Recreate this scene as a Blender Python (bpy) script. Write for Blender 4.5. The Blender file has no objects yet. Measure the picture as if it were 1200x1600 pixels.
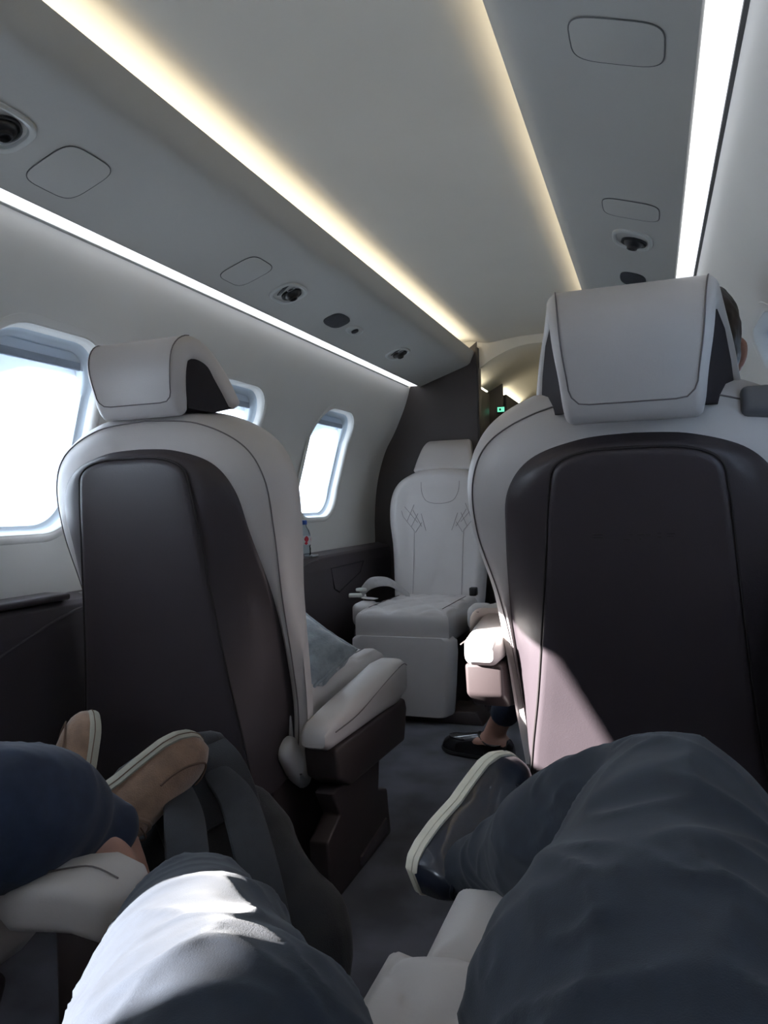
import bpy, bmesh, math, random
from mathutils import Vector, Matrix, Euler, noise
random.seed(7)
D = bpy.data
SC = bpy.context.scene
COL = SC.collection
V = Vector
pi = math.pi

# ------------------------------------------------------------------ camera
CAM = V((.50, 0, .83))
YAW, PITCH, ROLL = math.radians(20.003), math.radians(-.559), math.radians(-1.6)
f_ = V((-math.sin(YAW)*math.cos(PITCH), math.cos(YAW)*math.cos(PITCH), math.sin(PITCH)))
r0 = V((math.cos(YAW), math.sin(YAW), 0)); u0 = r0.cross(f_)
R_ = r0*math.cos(ROLL)+u0*math.sin(ROLL)
U_ = -r0*math.sin(ROLL)+u0*math.cos(ROLL)
cd = D.cameras.new('camera'); cam = D.objects.new('camera', cd); COL.objects.link(cam)
m3 = Matrix((R_, U_, -f_)).transposed()
cam.matrix_world = Matrix.Translation(CAM) @ m3.to_4x4()
cd.sensor_fit = 'HORIZONTAL'; cd.sensor_width = 36; cd.lens = 1155/1200*36; cd.clip_start = .02
SC.camera = cam
def at(u, v, t):
    "point t metres deep along the sight line (u, v)"
    return CAM + (f_ + R_*((u-600)/1155) + U_*((800-v)/1155))*t

# ------------------------------------------------------------------ light
SC.view_settings.view_transform = 'Standard'; SC.view_settings.look = 'None'
SC.view_settings.exposure = 0.38; SC.view_settings.gamma = 1; SC.view_settings.use_curve_mapping = False
W = D.worlds.new('sky'); SC.world = W; W.use_nodes = True
bg = W.node_tree.nodes['Background']; bg.inputs[0].default_value = (.77, .88, 1, 1); bg.inputs[1].default_value = 9.0
sd = D.lights.new('sun', 'SUN'); sd.energy = 48; sd.angle = math.radians(.6); sd.color = (1, .95, .9)
sun = D.objects.new('sun', sd); COL.objects.link(sun)
SUN = V((1, .62, -.40)).normalized()
sun.rotation_euler = SUN.to_track_quat('-Z', 'Y').to_euler()
STRIP_E, COVE_E, HALL_E = 1.0, 2.5, 2.4
WIN_L = [-1.53, -.94, -.31, .67, 1.26, 2.03, 2.81]  # windows out of view are positioned to let in the sun patches
WIN_R = [-.66, .12, .90, 1.68, 2.46, 3.22]

# ------------------------------------------------------------------ materials
def new_mat(name):
    m = D.materials.new(name); m.use_nodes = True
    return m, m.node_tree, m.node_tree.nodes['Principled BSDF']
def mat(name, col, rough=.5, var=.0, vs=8, bump=0, bs=200, sheen=0, metal=0, coat=0, spec=.5, detail=4, col2=None):
    m, t, b = new_mat(name); N = t.nodes; L = t.links
    b.inputs['Roughness'].default_value = rough; b.inputs['Metallic'].default_value = metal
    b.inputs['Sheen Weight'].default_value = sheen; b.inputs['Sheen Roughness'].default_value = .4
    b.inputs['Coat Weight'].default_value = coat; b.inputs['Specular IOR Level'].default_value = spec
    tc = N.new('ShaderNodeTexCoord')
    if var or col2:
        n = N.new('ShaderNodeTexNoise'); n.inputs['Scale'].default_value = vs; n.inputs['Detail'].default_value = detail
        L.new(tc.outputs['Object'], n.inputs['Vector'])
        r = N.new('ShaderNodeValToRGB'); L.new(n.outputs['Fac'], r.inputs[0])
        a = [max(0, c*(1-var)) for c in col]; c2 = col2 or [min(1, c*(1+var)) for c in col]
        r.color_ramp.elements[0].position = .35; r.color_ramp.elements[1].position = .65
        r.color_ramp.elements[0].color = (*a, 1); r.color_ramp.elements[1].color = (*c2, 1)
        L.new(r.outputs[0], b.inputs['Base Color'])
    else:
        b.inputs['Base Color'].default_value = (*col, 1)
    if bump:
        n2 = N.new('ShaderNodeTexNoise'); n2.inputs['Scale'].default_value = bs; n2.inputs['Detail'].default_value = 3
        L.new(tc.outputs['Object'], n2.inputs['Vector'])
        bp = N.new('ShaderNodeBump'); bp.inputs['Strength'].default_value = bump; bp.inputs['Distance'].default_value = .002
        L.new(n2.outputs['Fac'], bp.inputs['Height']); L.new(bp.outputs[0], b.inputs['Normal'])
    return m
def emit(name, col, s):
    m, t, b = new_mat(name); b.inputs['Base Color'].default_value = (.8, .8, .8, 1)
    b.inputs['Emission Color'].default_value = (*col, 1); b.inputs['Emission Strength'].default_value = s
    return m
M = {}
M['cream'] = mat('cream_leather', (.54, .505, .49), .42, .03, 6, .12, 350, sheen=.1)
M['brown'] = mat('dark_brown_leather', (.050, .040, .045), .42, .06, 5, .12, 380, spec=.45)
M['core'] = mat('dark_core_lining', (.022, .018, .022), .85)
M['brownshell'] = mat('brown_shell', (.05, .037, .037), .48, .05, 6, .05, 300)
M['thread'] = mat('seam_thread', (.16, .14, .14), .7)
M['darkthread'] = mat('dark_thread', (.025, .02, .02), .7)
M['wall'] = mat('cabin_lining', (.79, .78, .745), .6, .02, 3, .05, 500)
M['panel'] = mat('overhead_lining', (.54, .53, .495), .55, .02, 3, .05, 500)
M['ceil'] = mat('ceiling_lining', (.80, .755, .665), .6, .02, 3, .03, 400)
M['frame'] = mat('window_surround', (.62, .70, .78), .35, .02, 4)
M['shade'] = mat('shade_plastic', (.50, .60, .72), .35, .05, 30)
M['bulk'] = mat('bulkhead_veneer', (.075, .064, .064), .45, .05, 4, .05, 120)
M['dark'] = mat('dark_cabinet', (.04, .036, .038), .4, .08, 4)
M['console'] = mat('side_console', (.075, .062, .070), .42, .08, 4, .06, 240)
M['carpet'] = mat('carpet', (.050, .052, .068), .95, .25, 6, .8, 900, sheen=.3, col2=(.13, .135, .17), detail=7)
M['black'] = mat('black_plastic', (.012, .012, .014), .35, .1, 10)
M['grille'] = mat('speaker_mesh', (.035, .037, .045), .6, .2, 60, .5, 1500)
M['bezel'] = mat('vent_bezel', (.60, .61, .58), .4)
M['groove'] = mat('panel_groove', (.14, .14, .14), .7)
M['steel'] = mat('steel', (.6, .6, .62), .25, metal=1)
M['trouser'] = mat('navy_trousers', (.015, .0215, .034), .9, .12, 60, .15, 1200, sheen=.12)
M['navy'] = mat('navy_chinos', (.016, .026, .055), .9, .1, 60, .15, 1200, sheen=.12)
M['suede'] = mat('tan_suede', (.25, .155, .105), .9, .18, 40, .6, 500, sheen=.4)
M['suede2'] = mat('suede_stitch', (.14, .085, .06), .9)
M['shoesole'] = mat('grey_cream_sole', (.36, .34, .28), .7, .05, 30)
M['patent'] = mat('navy_patent', (.020, .025, .040), .28, .15, 30, .3, 60, coat=.5)
M['cansole'] = mat('cream_rubber', (.78, .73, .60), .6, .05, 30)
M['lace'] = mat('navy_lace', (.03, .035, .055), .5, .2, 200)
M['skin'] = mat('skin', (.50, .27, .20), .55, .06, 30, .2, 300)
M['hair'] = mat('dark_hair', (.03, .02, .015), .5, .2, 60)
M['bag'] = mat('black_canvas', (.011, .013, .018), .75, .12, 30, .5, 600, sheen=.15)
M['strap'] = mat('black_webbing', (.026, .030, .038), .7, .1, 50, .5, 900)
M['cushion'] = mat('grey_blue_velvet', (.24, .28, .31), .85, .25, 25, .6, 120, sheen=.5)
M['cap'] = mat('blue_cap', (.03, .10, .42), .4)
M['red'] = mat('red_label', (.65, .03, .06), .4)
M['white'] = mat('white_label', (.75, .75, .76), .5)
M['guide'] = mat('grey_moulding', (.12, .12, .13), .35)
M['belt'] = mat('belt_webbing', (.46, .45, .45), .7, .05, 50, .3, 700)
M['buckle'] = mat('buckle_grey', (.35, .36, .37), .35, metal=.3)
M['loafer'] = mat('black_leather', (.012, .012, .014), .25, .1, 30, .3, 80, coat=.4)
M['jumper'] = mat('dark_jumper', (.03, .03, .038), .9, .1, 60, .4, 500)
M['strip'] = emit('led_strip', (.90, .93, 1), STRIP_E)
M['cove'] = emit('led_cove', (1, .92, .76), COVE_E)
M['hall'] = emit('led_hall', (1, .93, .72), HALL_E)
M['exit'] = emit('exit_sign_green', (.10, .75, .45), 1.0)
def glass(name, tint, gl=.08):
    m = D.materials.new(name); m.use_nodes = True; t = m.node_tree; N = t.nodes; N.clear()
    o = N.new('ShaderNodeOutputMaterial'); mx = N.new('ShaderNodeMixShader'); tr = N.new('ShaderNodeBsdfTransparent')
    g = N.new('ShaderNodeBsdfGlossy'); g.inputs['Roughness'].default_value = .03
    tr.inputs[0].default_value = (*tint, 1)
    fr = N.new('ShaderNodeFresnel'); fr.inputs[0].default_value = 1.2
    t.links.new(fr.outputs[0], mx.inputs[0]); t.links.new(tr.outputs[0], mx.inputs[1]); t.links.new(g.outputs[0], mx.inputs[2])
    t.links.new(mx.outputs[0], o.inputs[0]); return m
m_, t_, b_ = new_mat('shade_fabric'); b_.inputs['Base Color'].default_value = (.70, .76, .82, 1); b_.inputs['Roughness'].default_value = .5
tr_ = t_.nodes.new('ShaderNodeBsdfTranslucent'); tr_.inputs[0].default_value = (.75, .82, .9, 1); mx_ = t_.nodes.new('ShaderNodeMixShader'); mx_.inputs[0].default_value = .35
t_.links.new(b_.outputs[0], mx_.inputs[1]); t_.links.new(tr_.outputs[0], mx_.inputs[2]); t_.links.new(mx_.outputs[0], t_.nodes['Material Output'].inputs[0]); M['shade'] = m_
M['handle'] = mat('shade_rail', (.30, .36, .45), .4)
M['glass'] = glass('window_glass', (.97, .98, 1))
bm_, bt_, bb_ = new_mat('sun_diffuser_sheet')  # translucent sheet added in windows to stop direct sun and soften daylight
tl = bt_.nodes.new('ShaderNodeBsdfTranslucent'); tl.inputs[0].default_value = (.42, .45, .48, 1)
bt_.links.new(tl.outputs[0], bt_.nodes['Material Output'].inputs[0]); M['sun_diffuser'] = bm_
M['pet'] = glass('bottle_plastic', (.80, .86, .90))

# ------------------------------------------------------------------ helpers
MW = {}
def tag(o, label=None, cat=None, group=None, kind=None):
    if label: o['label'] = label
    if cat: o['category'] = cat
    if group: o['group'] = group
    if kind: o['kind'] = kind
    return o
def thing(name, label=None, cat=None, loc=(0, 0, 0), rot=(0, 0, 0), group=None, kind=None):
    o = D.objects.new(name, None); COL.objects.link(o); o.location = loc; o.rotation_euler = rot
    o.empty_display_size = .05
    MW[o.name] = Matrix.Translation(V(loc)) @ Euler(rot).to_matrix().to_4x4()
    return tag(o, label, cat, group, kind)
class MB:
    def __init__(s): s.v = []; s.f = []
    def add(s, vs, fs):
        b = len(s.v); s.v += [V(p) for p in vs]; s.f += [[i+b for i in q] for q in fs]; return s
    def rings(s, R, closed=True, cap0=True, cap1=True):
        n = len(R[0]); vs = [p for r in R for p in r]; fs = []
        for i in range(len(R)-1):
            for j in range(n if closed else n-1):
                k = (j+1) % n
                fs.append([i*n+j, i*n+k, (i+1)*n+k, (i+1)*n+j])
        if cap0: fs.append(list(range(n))[::-1])
        if cap1: fs.append([(len(R)-1)*n+j for j in range(n)])
        return s.add(vs, fs)
    def strip_cap(s, ring):
        n = len(ring); fs = [[i, i+1, n-i-1, n-i] for i in range(1, n//2-1)]+[[0, 1, n-1], [n//2-1, n//2, n//2+1]]
        return s.add(ring, fs)
    def box(s, c, size, bev=0, mtx=None, seg=3):
        bm = bmesh.new(); bmesh.ops.create_cube(bm, size=1)
        bmesh.ops.scale(bm, vec=size, verts=bm.verts)
        if bev: bmesh.ops.bevel(bm, geom=bm.edges[:], offset=bev, segments=seg, profile=.5, affect='EDGES')
        if mtx: bmesh.ops.transform(bm, matrix=mtx, verts=bm.verts)
        bmesh.ops.translate(bm, vec=c, verts=bm.verts)
        bm.verts.index_update(); s.add([v.co.copy() for v in bm.verts], [[v.index for v in f.verts] for f in bm.faces]); bm.free(); return s
    def prism(s, poly, a, b, axis='y', bev=0):
        "poly in the two other axes, extruded a..b along axis"
        def P(p, t):
            return {'y': (p[0], t, p[1]), 'x': (t, p[0], p[1]), 'z': (p[0], p[1], t)}[axis]
        bm = bmesh.new()
        A = [bm.verts.new(P(p, a)) for p in poly]; B = [bm.verts.new(P(p, b)) for p in poly]; n = len(poly)
        bm.faces.new(A[::-1]); bm.faces.new(B)
        for i in range(n): bm.faces.new([A[i], A[(i+1) % n], B[(i+1) % n], B[i]])
        bmesh.ops.recalc_face_normals(bm, faces=bm.faces)
        if bev: bmesh.ops.bevel(bm, geom=bm.edges[:], offset=bev, segments=3, profile=.5, affect='EDGES')
        bm.verts.index_update(); s.add([v.co.copy() for v in bm.verts], [[v.index for v in f.verts] for f in bm.faces]); bm.free(); return s
    def tube(s, path, rad, n=16, up=(0, 0, 1), sub=1, cap='round', fold=None, power=2):
        path = [V(p) for p in path]; rad = [(r, r) if not hasattr(r, '__len__') else tuple(r) for r in (rad if hasattr(rad, '__len__') else [rad]*len(path))]
        if sub > 1:
            path = cat(path, sub); rad = [tuple(q) for q in cat([V((a, b, 0)) for a, b in rad], sub)]; rad = [(q[0], q[1]) for q in rad]
        m = len(path); R = []; up = V(up)
        T = [(path[min(i+1, m-1)]-path[max(i-1, 0)]).normalized() for i in range(m)]
        S = None
        def ring(c, t, S, a, b, fr):
            N = S.cross(t).normalized(); out = []
            for j in range(n):
                an = 2*pi*j/n; k = 1+(fold(fr, an) if fold else 0)
                cx, sy = math.cos(an), math.sin(an)
                if power != 2:
                    cx = math.copysign(abs(cx)**(2/power), cx); sy = math.copysign(abs(sy)**(2/power), sy)
                out.append(c+S*(a*k*cx)+N*(b*k*sy))
            return out
        for i in range(m):
            s0 = T[i].cross(up)
            if S is None or s0.length > .2:
                s1 = s0.normalized()
                if S is not None and s1.dot(S) < 0: s1 = -s1
            else: s1 = (S-T[i]*S.dot(T[i])).normalized()
            if S is not None: s1 = (s1*.6+(S-T[i]*S.dot(T[i])).normalized()*.4).normalized()
            S = s1; a, b = rad[i]; fr = i/(m-1)
            if i == 0 and cap == 'round':
                for q in (80, 60, 35): R.append(ring(path[0]-T[0]*min(a, b)*math.sin(math.radians(q)), T[0], S, a*math.cos(math.radians(q)), b*math.cos(math.radians(q)), 0))
            R.append(ring(path[i], T[i], S, a, b, fr))
            if i == m-1 and cap == 'round':
                for q in (35, 60, 80): R.append(ring(path[i]+T[i]*min(a, b)*math.sin(math.radians(q)), T[i], S, a*math.cos(math.radians(q)), b*math.cos(math.radians(q)), 1))
        return s.rings(R, True, cap != 'open', cap != 'open')
    def loop(s, path, r, n=6):
        "thin closed tube along a closed loop of points"
        m = len(path); R = []
        for i in range(m):
            t = (path[(i+1) % m]-path[i-1]).normalized()
            a = t.cross(V((.3, .5, .8))).normalized(); b = a.cross(t)
            R.append([path[i]+a*r*math.cos(2*pi*j/n)+b*r*math.sin(2*pi*j/n) for j in range(n)])
        R.append(R[0]); return s.rings(R, True, False, False)
    def lathe(s, prof, n=24, c=(0, 0, 0), axis='z'):
        R = []
        for r, h in prof:
            R.append([V(c)+(V((r*math.cos(2*pi*j/n), r*math.sin(2*pi*j/n), h)) if axis == 'z' else V((h, r*math.cos(2*pi*j/n), r*math.sin(2*pi*j/n)))) for j in range(n)])
        return s.rings(R)
    def build(s, name, m, parent=None, smooth=True, world=False, ang=40, sub=0):
        me = D.meshes.new(name); vs = s.v
        if parent and world:
            I = MW[parent.name].inverted(); vs = [I @ p for p in vs]
        me.from_pydata([tuple(p) for p in vs], [], s.f); me.validate()
        bm = bmesh.new(); bm.from_mesh(me); bmesh.ops.remove_doubles(bm, verts=bm.verts, dist=1e-6)
        bmesh.ops.recalc_face_normals(bm, faces=bm.faces); bm.to_mesh(me); bm.free()
        me.materials.append(m if not isinstance(m, str) else M[m])
        o = D.objects.new(name, me); COL.objects.link(o)
        if smooth:
            for p in me.polygons: p.use_smooth = True
            me.set_sharp_from_angle(angle=math.radians(ang))
        if parent:
            o.parent = parent
            MW[o.name] = MW[parent.name]
        else: MW[o.name] = Matrix.Identity(4)
        if sub:
            md = o.modifiers.new('s', 'SUBSURF'); md.levels = sub; md.render_levels = sub
        return o
def cat(P, k, closed=False):
    "Catmull-Rom resample"
    n = len(P); out = []
    for i in range(n if closed else n-1):
        if closed: a, b, c, d = P[i-1], P[i], P[(i+1) % n], P[(i+2) % n]
        else: a, b, c, d = P[max(i-1, 0)], P[i], P[i+1], P[min(i+2, n-1)]
        for j in range(k):
            t = j/k; out.append(.5*((2*b)+(c-a)*t+(2*a-5*b+4*c-d)*t*t+(-a+3*b-3*c+d)*t**3))
    if not closed: out.append(P[-1])
    return out
def struct(o): o['kind'] = 'structure'; return o
def interp(x, X, Y):
    if x <= X[0]: return Y[0]
    for i in range(len(X)-1):
        if x <= X[i+1]: return Y[i]+(Y[i+1]-Y[i])*(x-X[i])/(X[i+1]-X[i])
    return Y[-1]
def rrect(w, h, r, n=6, pw=None):
    "rounded rectangle outline, half sizes w, h"
    out = []
    for cx, cy, a0 in ((w-r, h-r, 0), (-w+r, h-r, 90), (-w+r, -h+r, 180), (w-r, -h+r, 270)):
        for i in range(n+1):
            a = math.radians(a0+90*i/n); out.append((cx+r*math.cos(a), cy+r*math.sin(a)))
    return out
def evaluated(o, name=None):
    "bake modifiers into the mesh"
    dg = bpy.context.evaluated_depsgraph_get(); dg.update()
    me = D.meshes.new_from_object(o.evaluated_get(dg)); o.modifiers.clear(); o.data = me; return o

# ------------------------------------------------------------------ cabin shell
Y0, YB = -1.7, 3.50
WP = [(.826, .30), (.826, .63), (.823, .79), (.803, .95), (.760, 1.09), (.705, 1.19), (.658, 1.29), (.632, 1.36), (.620, 1.405)]
def wx(z): return interp(z, [p[1] for p in WP], [p[0] for p in WP])
wps = [(p.x, p.y) for p in cat([V((a, b, 0)) for a, b in WP], 4)]
WO, WZ0, WZ1, WHW = .10, .785, 1.222, .186     # wall depth, window bottom and top, half width
def win_outline(yc, grow=0, n=10):
    return [(yc+a, (WZ0+WZ1)/2+b-(.04 if yc in WIN_R else 0)) for a, b in rrect(WHW+grow, (WZ1-WZ0)/2+grow, .115+grow, n)]
def side_wall(s, wins, name):
    poly = [(s*x, z) for x, z in wps]+[(s*.74, 1.42), (s*(.95), 1.25), (s*(.95), .30)]
    o = MB().prism(poly, Y0, YB+.02).build(name, 'wall')
    for yc in wins:
        c = MB().prism(win_outline(yc), s*.55, s*1.2, 'x').build('cutter', 'wall')
        md = o.modifiers.new('b', 'BOOLEAN'); md.object = c; md.operation = 'DIFFERENCE'; md.solver = 'EXACT'
        evaluated(o); D.objects.remove(c)
    for p in o.data.polygons: p.use_smooth = True
    o.data.set_sharp_from_angle(angle=math.radians(35))
    return struct(o)
side_wall(-1, WIN_L, 'wall_left'); side_wall(1, WIN_R, 'wall_right')
wn = 0
for s, wins in ((-1, WIN_L), (1, WIN_R)):
    for yc in wins:
        wn += 1
        w = thing('window_%d' % wn, kind='structure', loc=(s*.8, yc, 1.0))
        def ringat(grow, depth):
            return [V((s*(wx(z)+depth), y, z)) for y, z in win_outline(yc, grow, 14)]
        def ringx(grow, x):
            return [V((s*x, y, z)) for y, z in win_outline(yc, grow, 14)]
        R = [ringat(.022, .004), ringat(.018, -.0015), ringat(.006, -.002), ringat(-.002, .003), ringat(-.004, .012), ringat(-.006, .024)]
        MB().rings(R, cap0=False, cap1=False).build('frame', 'wall', w, world=True, ang=60)
        MB().rings([ringat(-.006, .024), ringat(-.012, .034), ringat(-.020, .036), ringat(-.022, .045), ringat(-.022, .10), ringat(.01, .11)], cap0=False, cap1=False).build('inner_rim', 'frame', w, world=True, ang=60)
        def sheet(depth, grow, z0=0, thick=.002):
            o = win_outline(yc, grow, 14); n = len(o); zs = [z0+(1.30-z0)*i/24 for i in range(25)] if z0 else [.70+.56*i/44 for i in range(45)]
            F = []
            for z in zs:
                xs = []
                for i in range(n):
                    (y1, z1), (y2, z2) = o[i], o[(i+1) % n]
                    if (z1-z)*(z2-z) <= 0 and z1 != z2: xs.append(y1+(y2-y1)*(z-z1)/(z2-z1))
                if len(xs) >= 2: F.append((z, min(xs), max(xs)))
            r1 = [V((s*(wx(z)+depth), a, z)) for z, a, b_ in F]+[V((s*(wx(z)+depth), b_, z)) for z, a, b_ in F[::-1]]
            m_ = len(r1); r2 = [p+V((s*thick, 0, 0)) for p in r1]
            fs = [[i, i+1, m_-i-2, m_-i-1] for i in range(len(F)-1)]
            fs += [[m_+q for q in f[::-1]] for f in fs]+[[i, (i+1) % m_, m_+(i+1) % m_, m_+i] for i in range(m_)]
            return MB().add(r1+r2, fs)
        sheet(.085, -.021).build('pane', 'glass', w, world=True)
        if (s, yc) not in ((-1, -.31), (-1, .67)):
            sheet(.060, -.0215).build('sun_diffuser', 'sun_diffuser', w, world=True)  # added sheet; only the two unseen sun openings go without it
        # shade, almost fully raised; lowered at two unseen windows to trim the sun patches
        zb = 1.125 if s > 0 else {.67: 1.03, -.31: 1.06}.get(yc, 1.165)
        sh = sheet(.040, -.0205, zb, .006).build('shade', 'shade', w, world=True)
        MB().box((s*(wx(zb)+.036), yc, zb+.008), (.010, .26, .022), .004).build('shade_handle', 'handle', sh, world=True)

# floor, rear wall
struct(MB().prism([(-.95, -.05), (.95, -.05), (.95, 0), (-.95, 0)], Y0, 5.6).build('floor', 'carpet', smooth=False))
struct(MB().prism([(-.95, 0), (.95, 0), (.95, 1.75), (-.95, 1.75)], Y0-.05, Y0).build('wall_rear', 'bulk', smooth=False))
# ceiling centre panel
CP = [(0, 1.606), (.06, 1.605), (.12, 1.600), (.17, 1.594), (.205, 1.590), (.225, 1.5895), (.25, 1.593), (.29, 1.603), (.335, 1.606), (.36, 1.597), (.370, 1.56)]
cps = [(p.x, p.y) for p in cat([V((a, b, 0)) for a, b in CP], 4)]
inner = [(-x, z) for x, z in cps[::-1]]+cps[1:]
struct(MB().prism(inner+[(.45, 1.75), (-.45, 1.75)], Y0, YB).build('ceiling', 'ceil', ang=50))
# overhead side panels (lip, bevel, crease, slightly sloping soffit, light recess)
for s, nm in ((-1, 'left'), (1, 'right')):
    P = [(.287, 1.549), (.300, 1.527), (.312, 1.502), (.324, 1.492), (.345, 1.484), (.40, 1.465), (.50, 1.431), (.555, 1.411), (.567, 1.4065), (.571, 1.409),
         (.571, 1.424), (.70, 1.424), (.70, 1.60), (.385, 1.60), (.372, 1.553), (.32, 1.543), (.296, 1.556)]
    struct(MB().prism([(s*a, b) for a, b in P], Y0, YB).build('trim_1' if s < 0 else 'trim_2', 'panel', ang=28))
    struct(MB().prism([(s*a, b) for a, b in [(.318, 1.548), (.362, 1.5545), (.362, 1.558), (.318, 1.551)]], Y0, YB-.05).build('trim_3' if s < 0 else 'trim_4', 'cove'))
    t = thing('light_strip', 'long white light strip along the top of the %s cabin wall' % nm, 'ceiling light', (s*.595, 1.0, 1.41))
    MB().prism([(s*a, b) for a, b in [(.572, 1.407), (.613, 1.4085), (.613, 1.414), (.572, 1.414)]], Y0, YB-.03).build('diffuser', 'strip', t, world=True)
    MB().prism([(s*a, b) for a, b in [(.614, 1.4075), (.622, 1.405), (.626, 1.412), (.614, 1.414)]], Y0, YB-.03).build('edge_trim', 'groove' if s > 0 else 'bezel', t, world=True)

# side consoles with ledge
for s, nm in ((-1, 'left'), (1, 'right')):
    P = [(.825, .0), (.825, .640), (.810, .644), (.79, .638), (.760, .632), (.748, .622), (.742, .575), (.745, .30), (.750, 0)]
    t = thing('side_console', 'long dark brown console and ledge under the %s cabin windows' % nm, 'console', (s*.75, 1.0, 0))
    MB().prism([(s*a, b) for a, b in P], Y0, YB-.002, bev=.003).build('body', 'console', t, world=True, ang=30)
    for yy in (-.3, 1.42, 2.62):
        MB().tube([V((s*.7435, yy+.02, .618)), V((s*.7435, yy-.12, .600)), V((s*.7435, yy-.40, .50)), V((s*.7435, yy-.55, .40))], .004, 8, (1, 0, 0), 5).build('sculpted_edge', 'console', t, world=True)
        # lid with a thin shadow gap, pocket panel below
        MB().box((s*.782, yy-.32, .643), (.075, .46, .016), .006).build('tray_lid', 'console', t, world=True)
        g = [V((s*.7425, yy+.14, .575)), V((s*.7425, yy+.50, .578)), V((s*.7425, yy+.46, .53)), V((s*.7425, yy+.22, .47)), V((s*.7425, yy+.17, .49))]
        MB().loop(cat(g, 1, True), .003).build('pocket_edge', 'black', t, world=True)
        MB().box((s*.78, yy+.02, .637), (.055, .06, .008), .003).build('cup_holder', 'buckle', t, world=True)

# bulkhead with a central doorway
DX = .278
def ceil_z(x): return interp(abs(x), [p[0] for p in cps], [p[1] for p in cps])
for s, nm in ((-1, 'left'), (1, 'right')):
    P = [(DX, 0), (.84, 0), (.84, .65)]+[(x, z) for x, z in wps if z > .66]+[(.60, 1.43), (.5, 1.46), (.36, 1.54), (DX, 1.60)]
    struct(MB().prism([(s*a, b) for a, b in P], YB, YB+.03).build('wall_front_'+nm, 'bulk', smooth=False))
    struct(MB().box((s*(DX-.004), YB+.01, .79), (.012, .06, 1.56), .004).build('trim_5' if s < 0 else 'trim_6', 'dark'))
# entrance hall ahead of the bulkhead
HC = [(-.9, 1.30), (-.5, 1.37), (-.30, 1.455), (-.2, 1.515), (-.1, 1.555), (0, 1.567), (.1, 1.555), (.2, 1.515), (.30, 1.455), (.5, 1.37), (.9, 1.30)]
hc = [(p.x, p.y) for p in cat([V((a, b, 0)) for a, b in HC], 4)]
struct(MB().prism(hc+[(.9, 1.75), (-.9, 1.75)], YB+.005, 5.6).build('ceiling_hall', 'ceil', ang=50))
struct(MB().prism([(-.9, 0), (.9, 0), (.9, 1.7), (-.9, 1.7)], 5.55, 5.6).build('wall_front', 'dark', smooth=False))
struct(MB().prism([(YB, 0), (5.6, 0), (5.6, 1.7), (YB, 1.7)], -.93, -.88, 'x').build('wall_hall_left', 'dark', smooth=False))
struct(MB().prism([(YB, 0), (5.6, 0), (5.6, 1.7), (YB, 1.7)], .88, .93, 'x').build('wall_hall_right', 'dark', smooth=False))
for s, nm in ((-1, 'left'), (1, 'right')):
    t = thing('wardrobe', 'dark cabinet with a lit top just beyond the doorway, %s of the hall' % nm, 'cabinet', (s*.55, 3.70, 0))
    MB().prism([(s*a, b) for a, b in [(.29, 0), (.86, 0), (.86, 1.28), (.29, 1.395)]], YB+.04, 3.82, bev=.004).build('body', 'dark', t, world=True, ang=30)
    MB().prism([(s*a, b) for a, b in [(.292, 1.400), (.40, 1.385), (.40, 1.390), (.292, 1.405)]], YB+.05, 3.80).build('top_light', 'hall', t, world=True)
    t = thing('galley_cabinet', 'dark galley cabinet standing farther up the %s of the hall' % nm, 'cabinet', (s*.55, 4.4, 0))
    MB().prism([(s*a, b) for a, b in [(.25, 0), (.86, 0), (.86, 1.28), (.25, 1.425)]], 4.10, 4.80, bev=.004).build('body', 'dark', t, world=True, ang=30)
    MB().prism([(s*a, b) for a, b in [(.252, 1.430), (.40, 1.400), (.40, 1.405), (.252, 1.435)]], 4.14, 4.76).build('top_light', 'hall', t, world=True)
struct(MB().prism([(-.88, 0), (-.262, 0), (-.262, 1.478), (-.50, 1.37), (-.88, 1.30)], 4.04, 4.07).build('wall_hall_partition', 'bulk', smooth=False))
t = thing('exit_sign', 'small glowing green exit sign on the dark hall partition', 'sign', tuple(at(783, 640, 4.07)))
c = at(783, 640, 4.07)
yy = 4.034; d = (c-CAM); c = CAM+d*(yy/d.y)
t.location = c; MW[t.name] = Matrix.Translation(c)
MB().box((c.x, yy, c.z), (.046, .012, .036), .003).build('housing', 'black', t, world=True)
MB().box((c.x, yy-.007, c.z), (.038, .002, .026), .0008).build('lit_face', 'exit', t, world=True)
MB().box((c.x-.004, yy-.009, c.z), (.010, .002, .012), .0005).build('pictogram', 'dark', t, world=True)

# ------------------------------------------------------------------ fittings on the overhead panels
SL = math.atan2(.0837, .245)
def ceil_thing(name, label, cat_, s, x, y, group=None):
    z = interp(x, [.345, .555], [1.484, 1.411])
    return thing(name, label, cat_, (s*x, y, z), (0, s*SL, 0), group)
def squircle(w, h, p=3.2, n=40, skew=0):
    out = []
    for i in range(n):
        a = 2*pi*i/n; c, s_ = math.cos(a), math.sin(a)
        out.append((math.copysign(abs(c)**(2/p), c)*w+skew*s_, math.copysign(abs(s_)**(2/p), s_)*h))
    return out
def cover(label, s, x, y, w, h, g):
    t = ceil_thing('access_cover', label, 'access panel', s, x, y, g)
    o = squircle(w, h, 4.2)
    MB().loop([V((a, b, -.0004)) for a, b in o], .0011).build('shadow_gap', 'groove', t)
    MB().rings([[V((a*.992, b*.992, .002)) for a, b in o], [V((a*.985, b*.985, -.001)) for a, b in o], [V((a*.96, b*.96, -.0014)) for a, b in o]]).build('plate', 'panel', t)
cover('rounded access panel nearest the camera on the right overhead', 1, .468, 1.05, .064, .052, 'access panels')
cover('fainter access panel behind the right air vent', 1, .470, 1.665, .060, .050, 'access panels')
cover('rounded access panel nearest the camera on the left overhead', -1, .470, 1.065, .060, .060, 'access panels')
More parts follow.
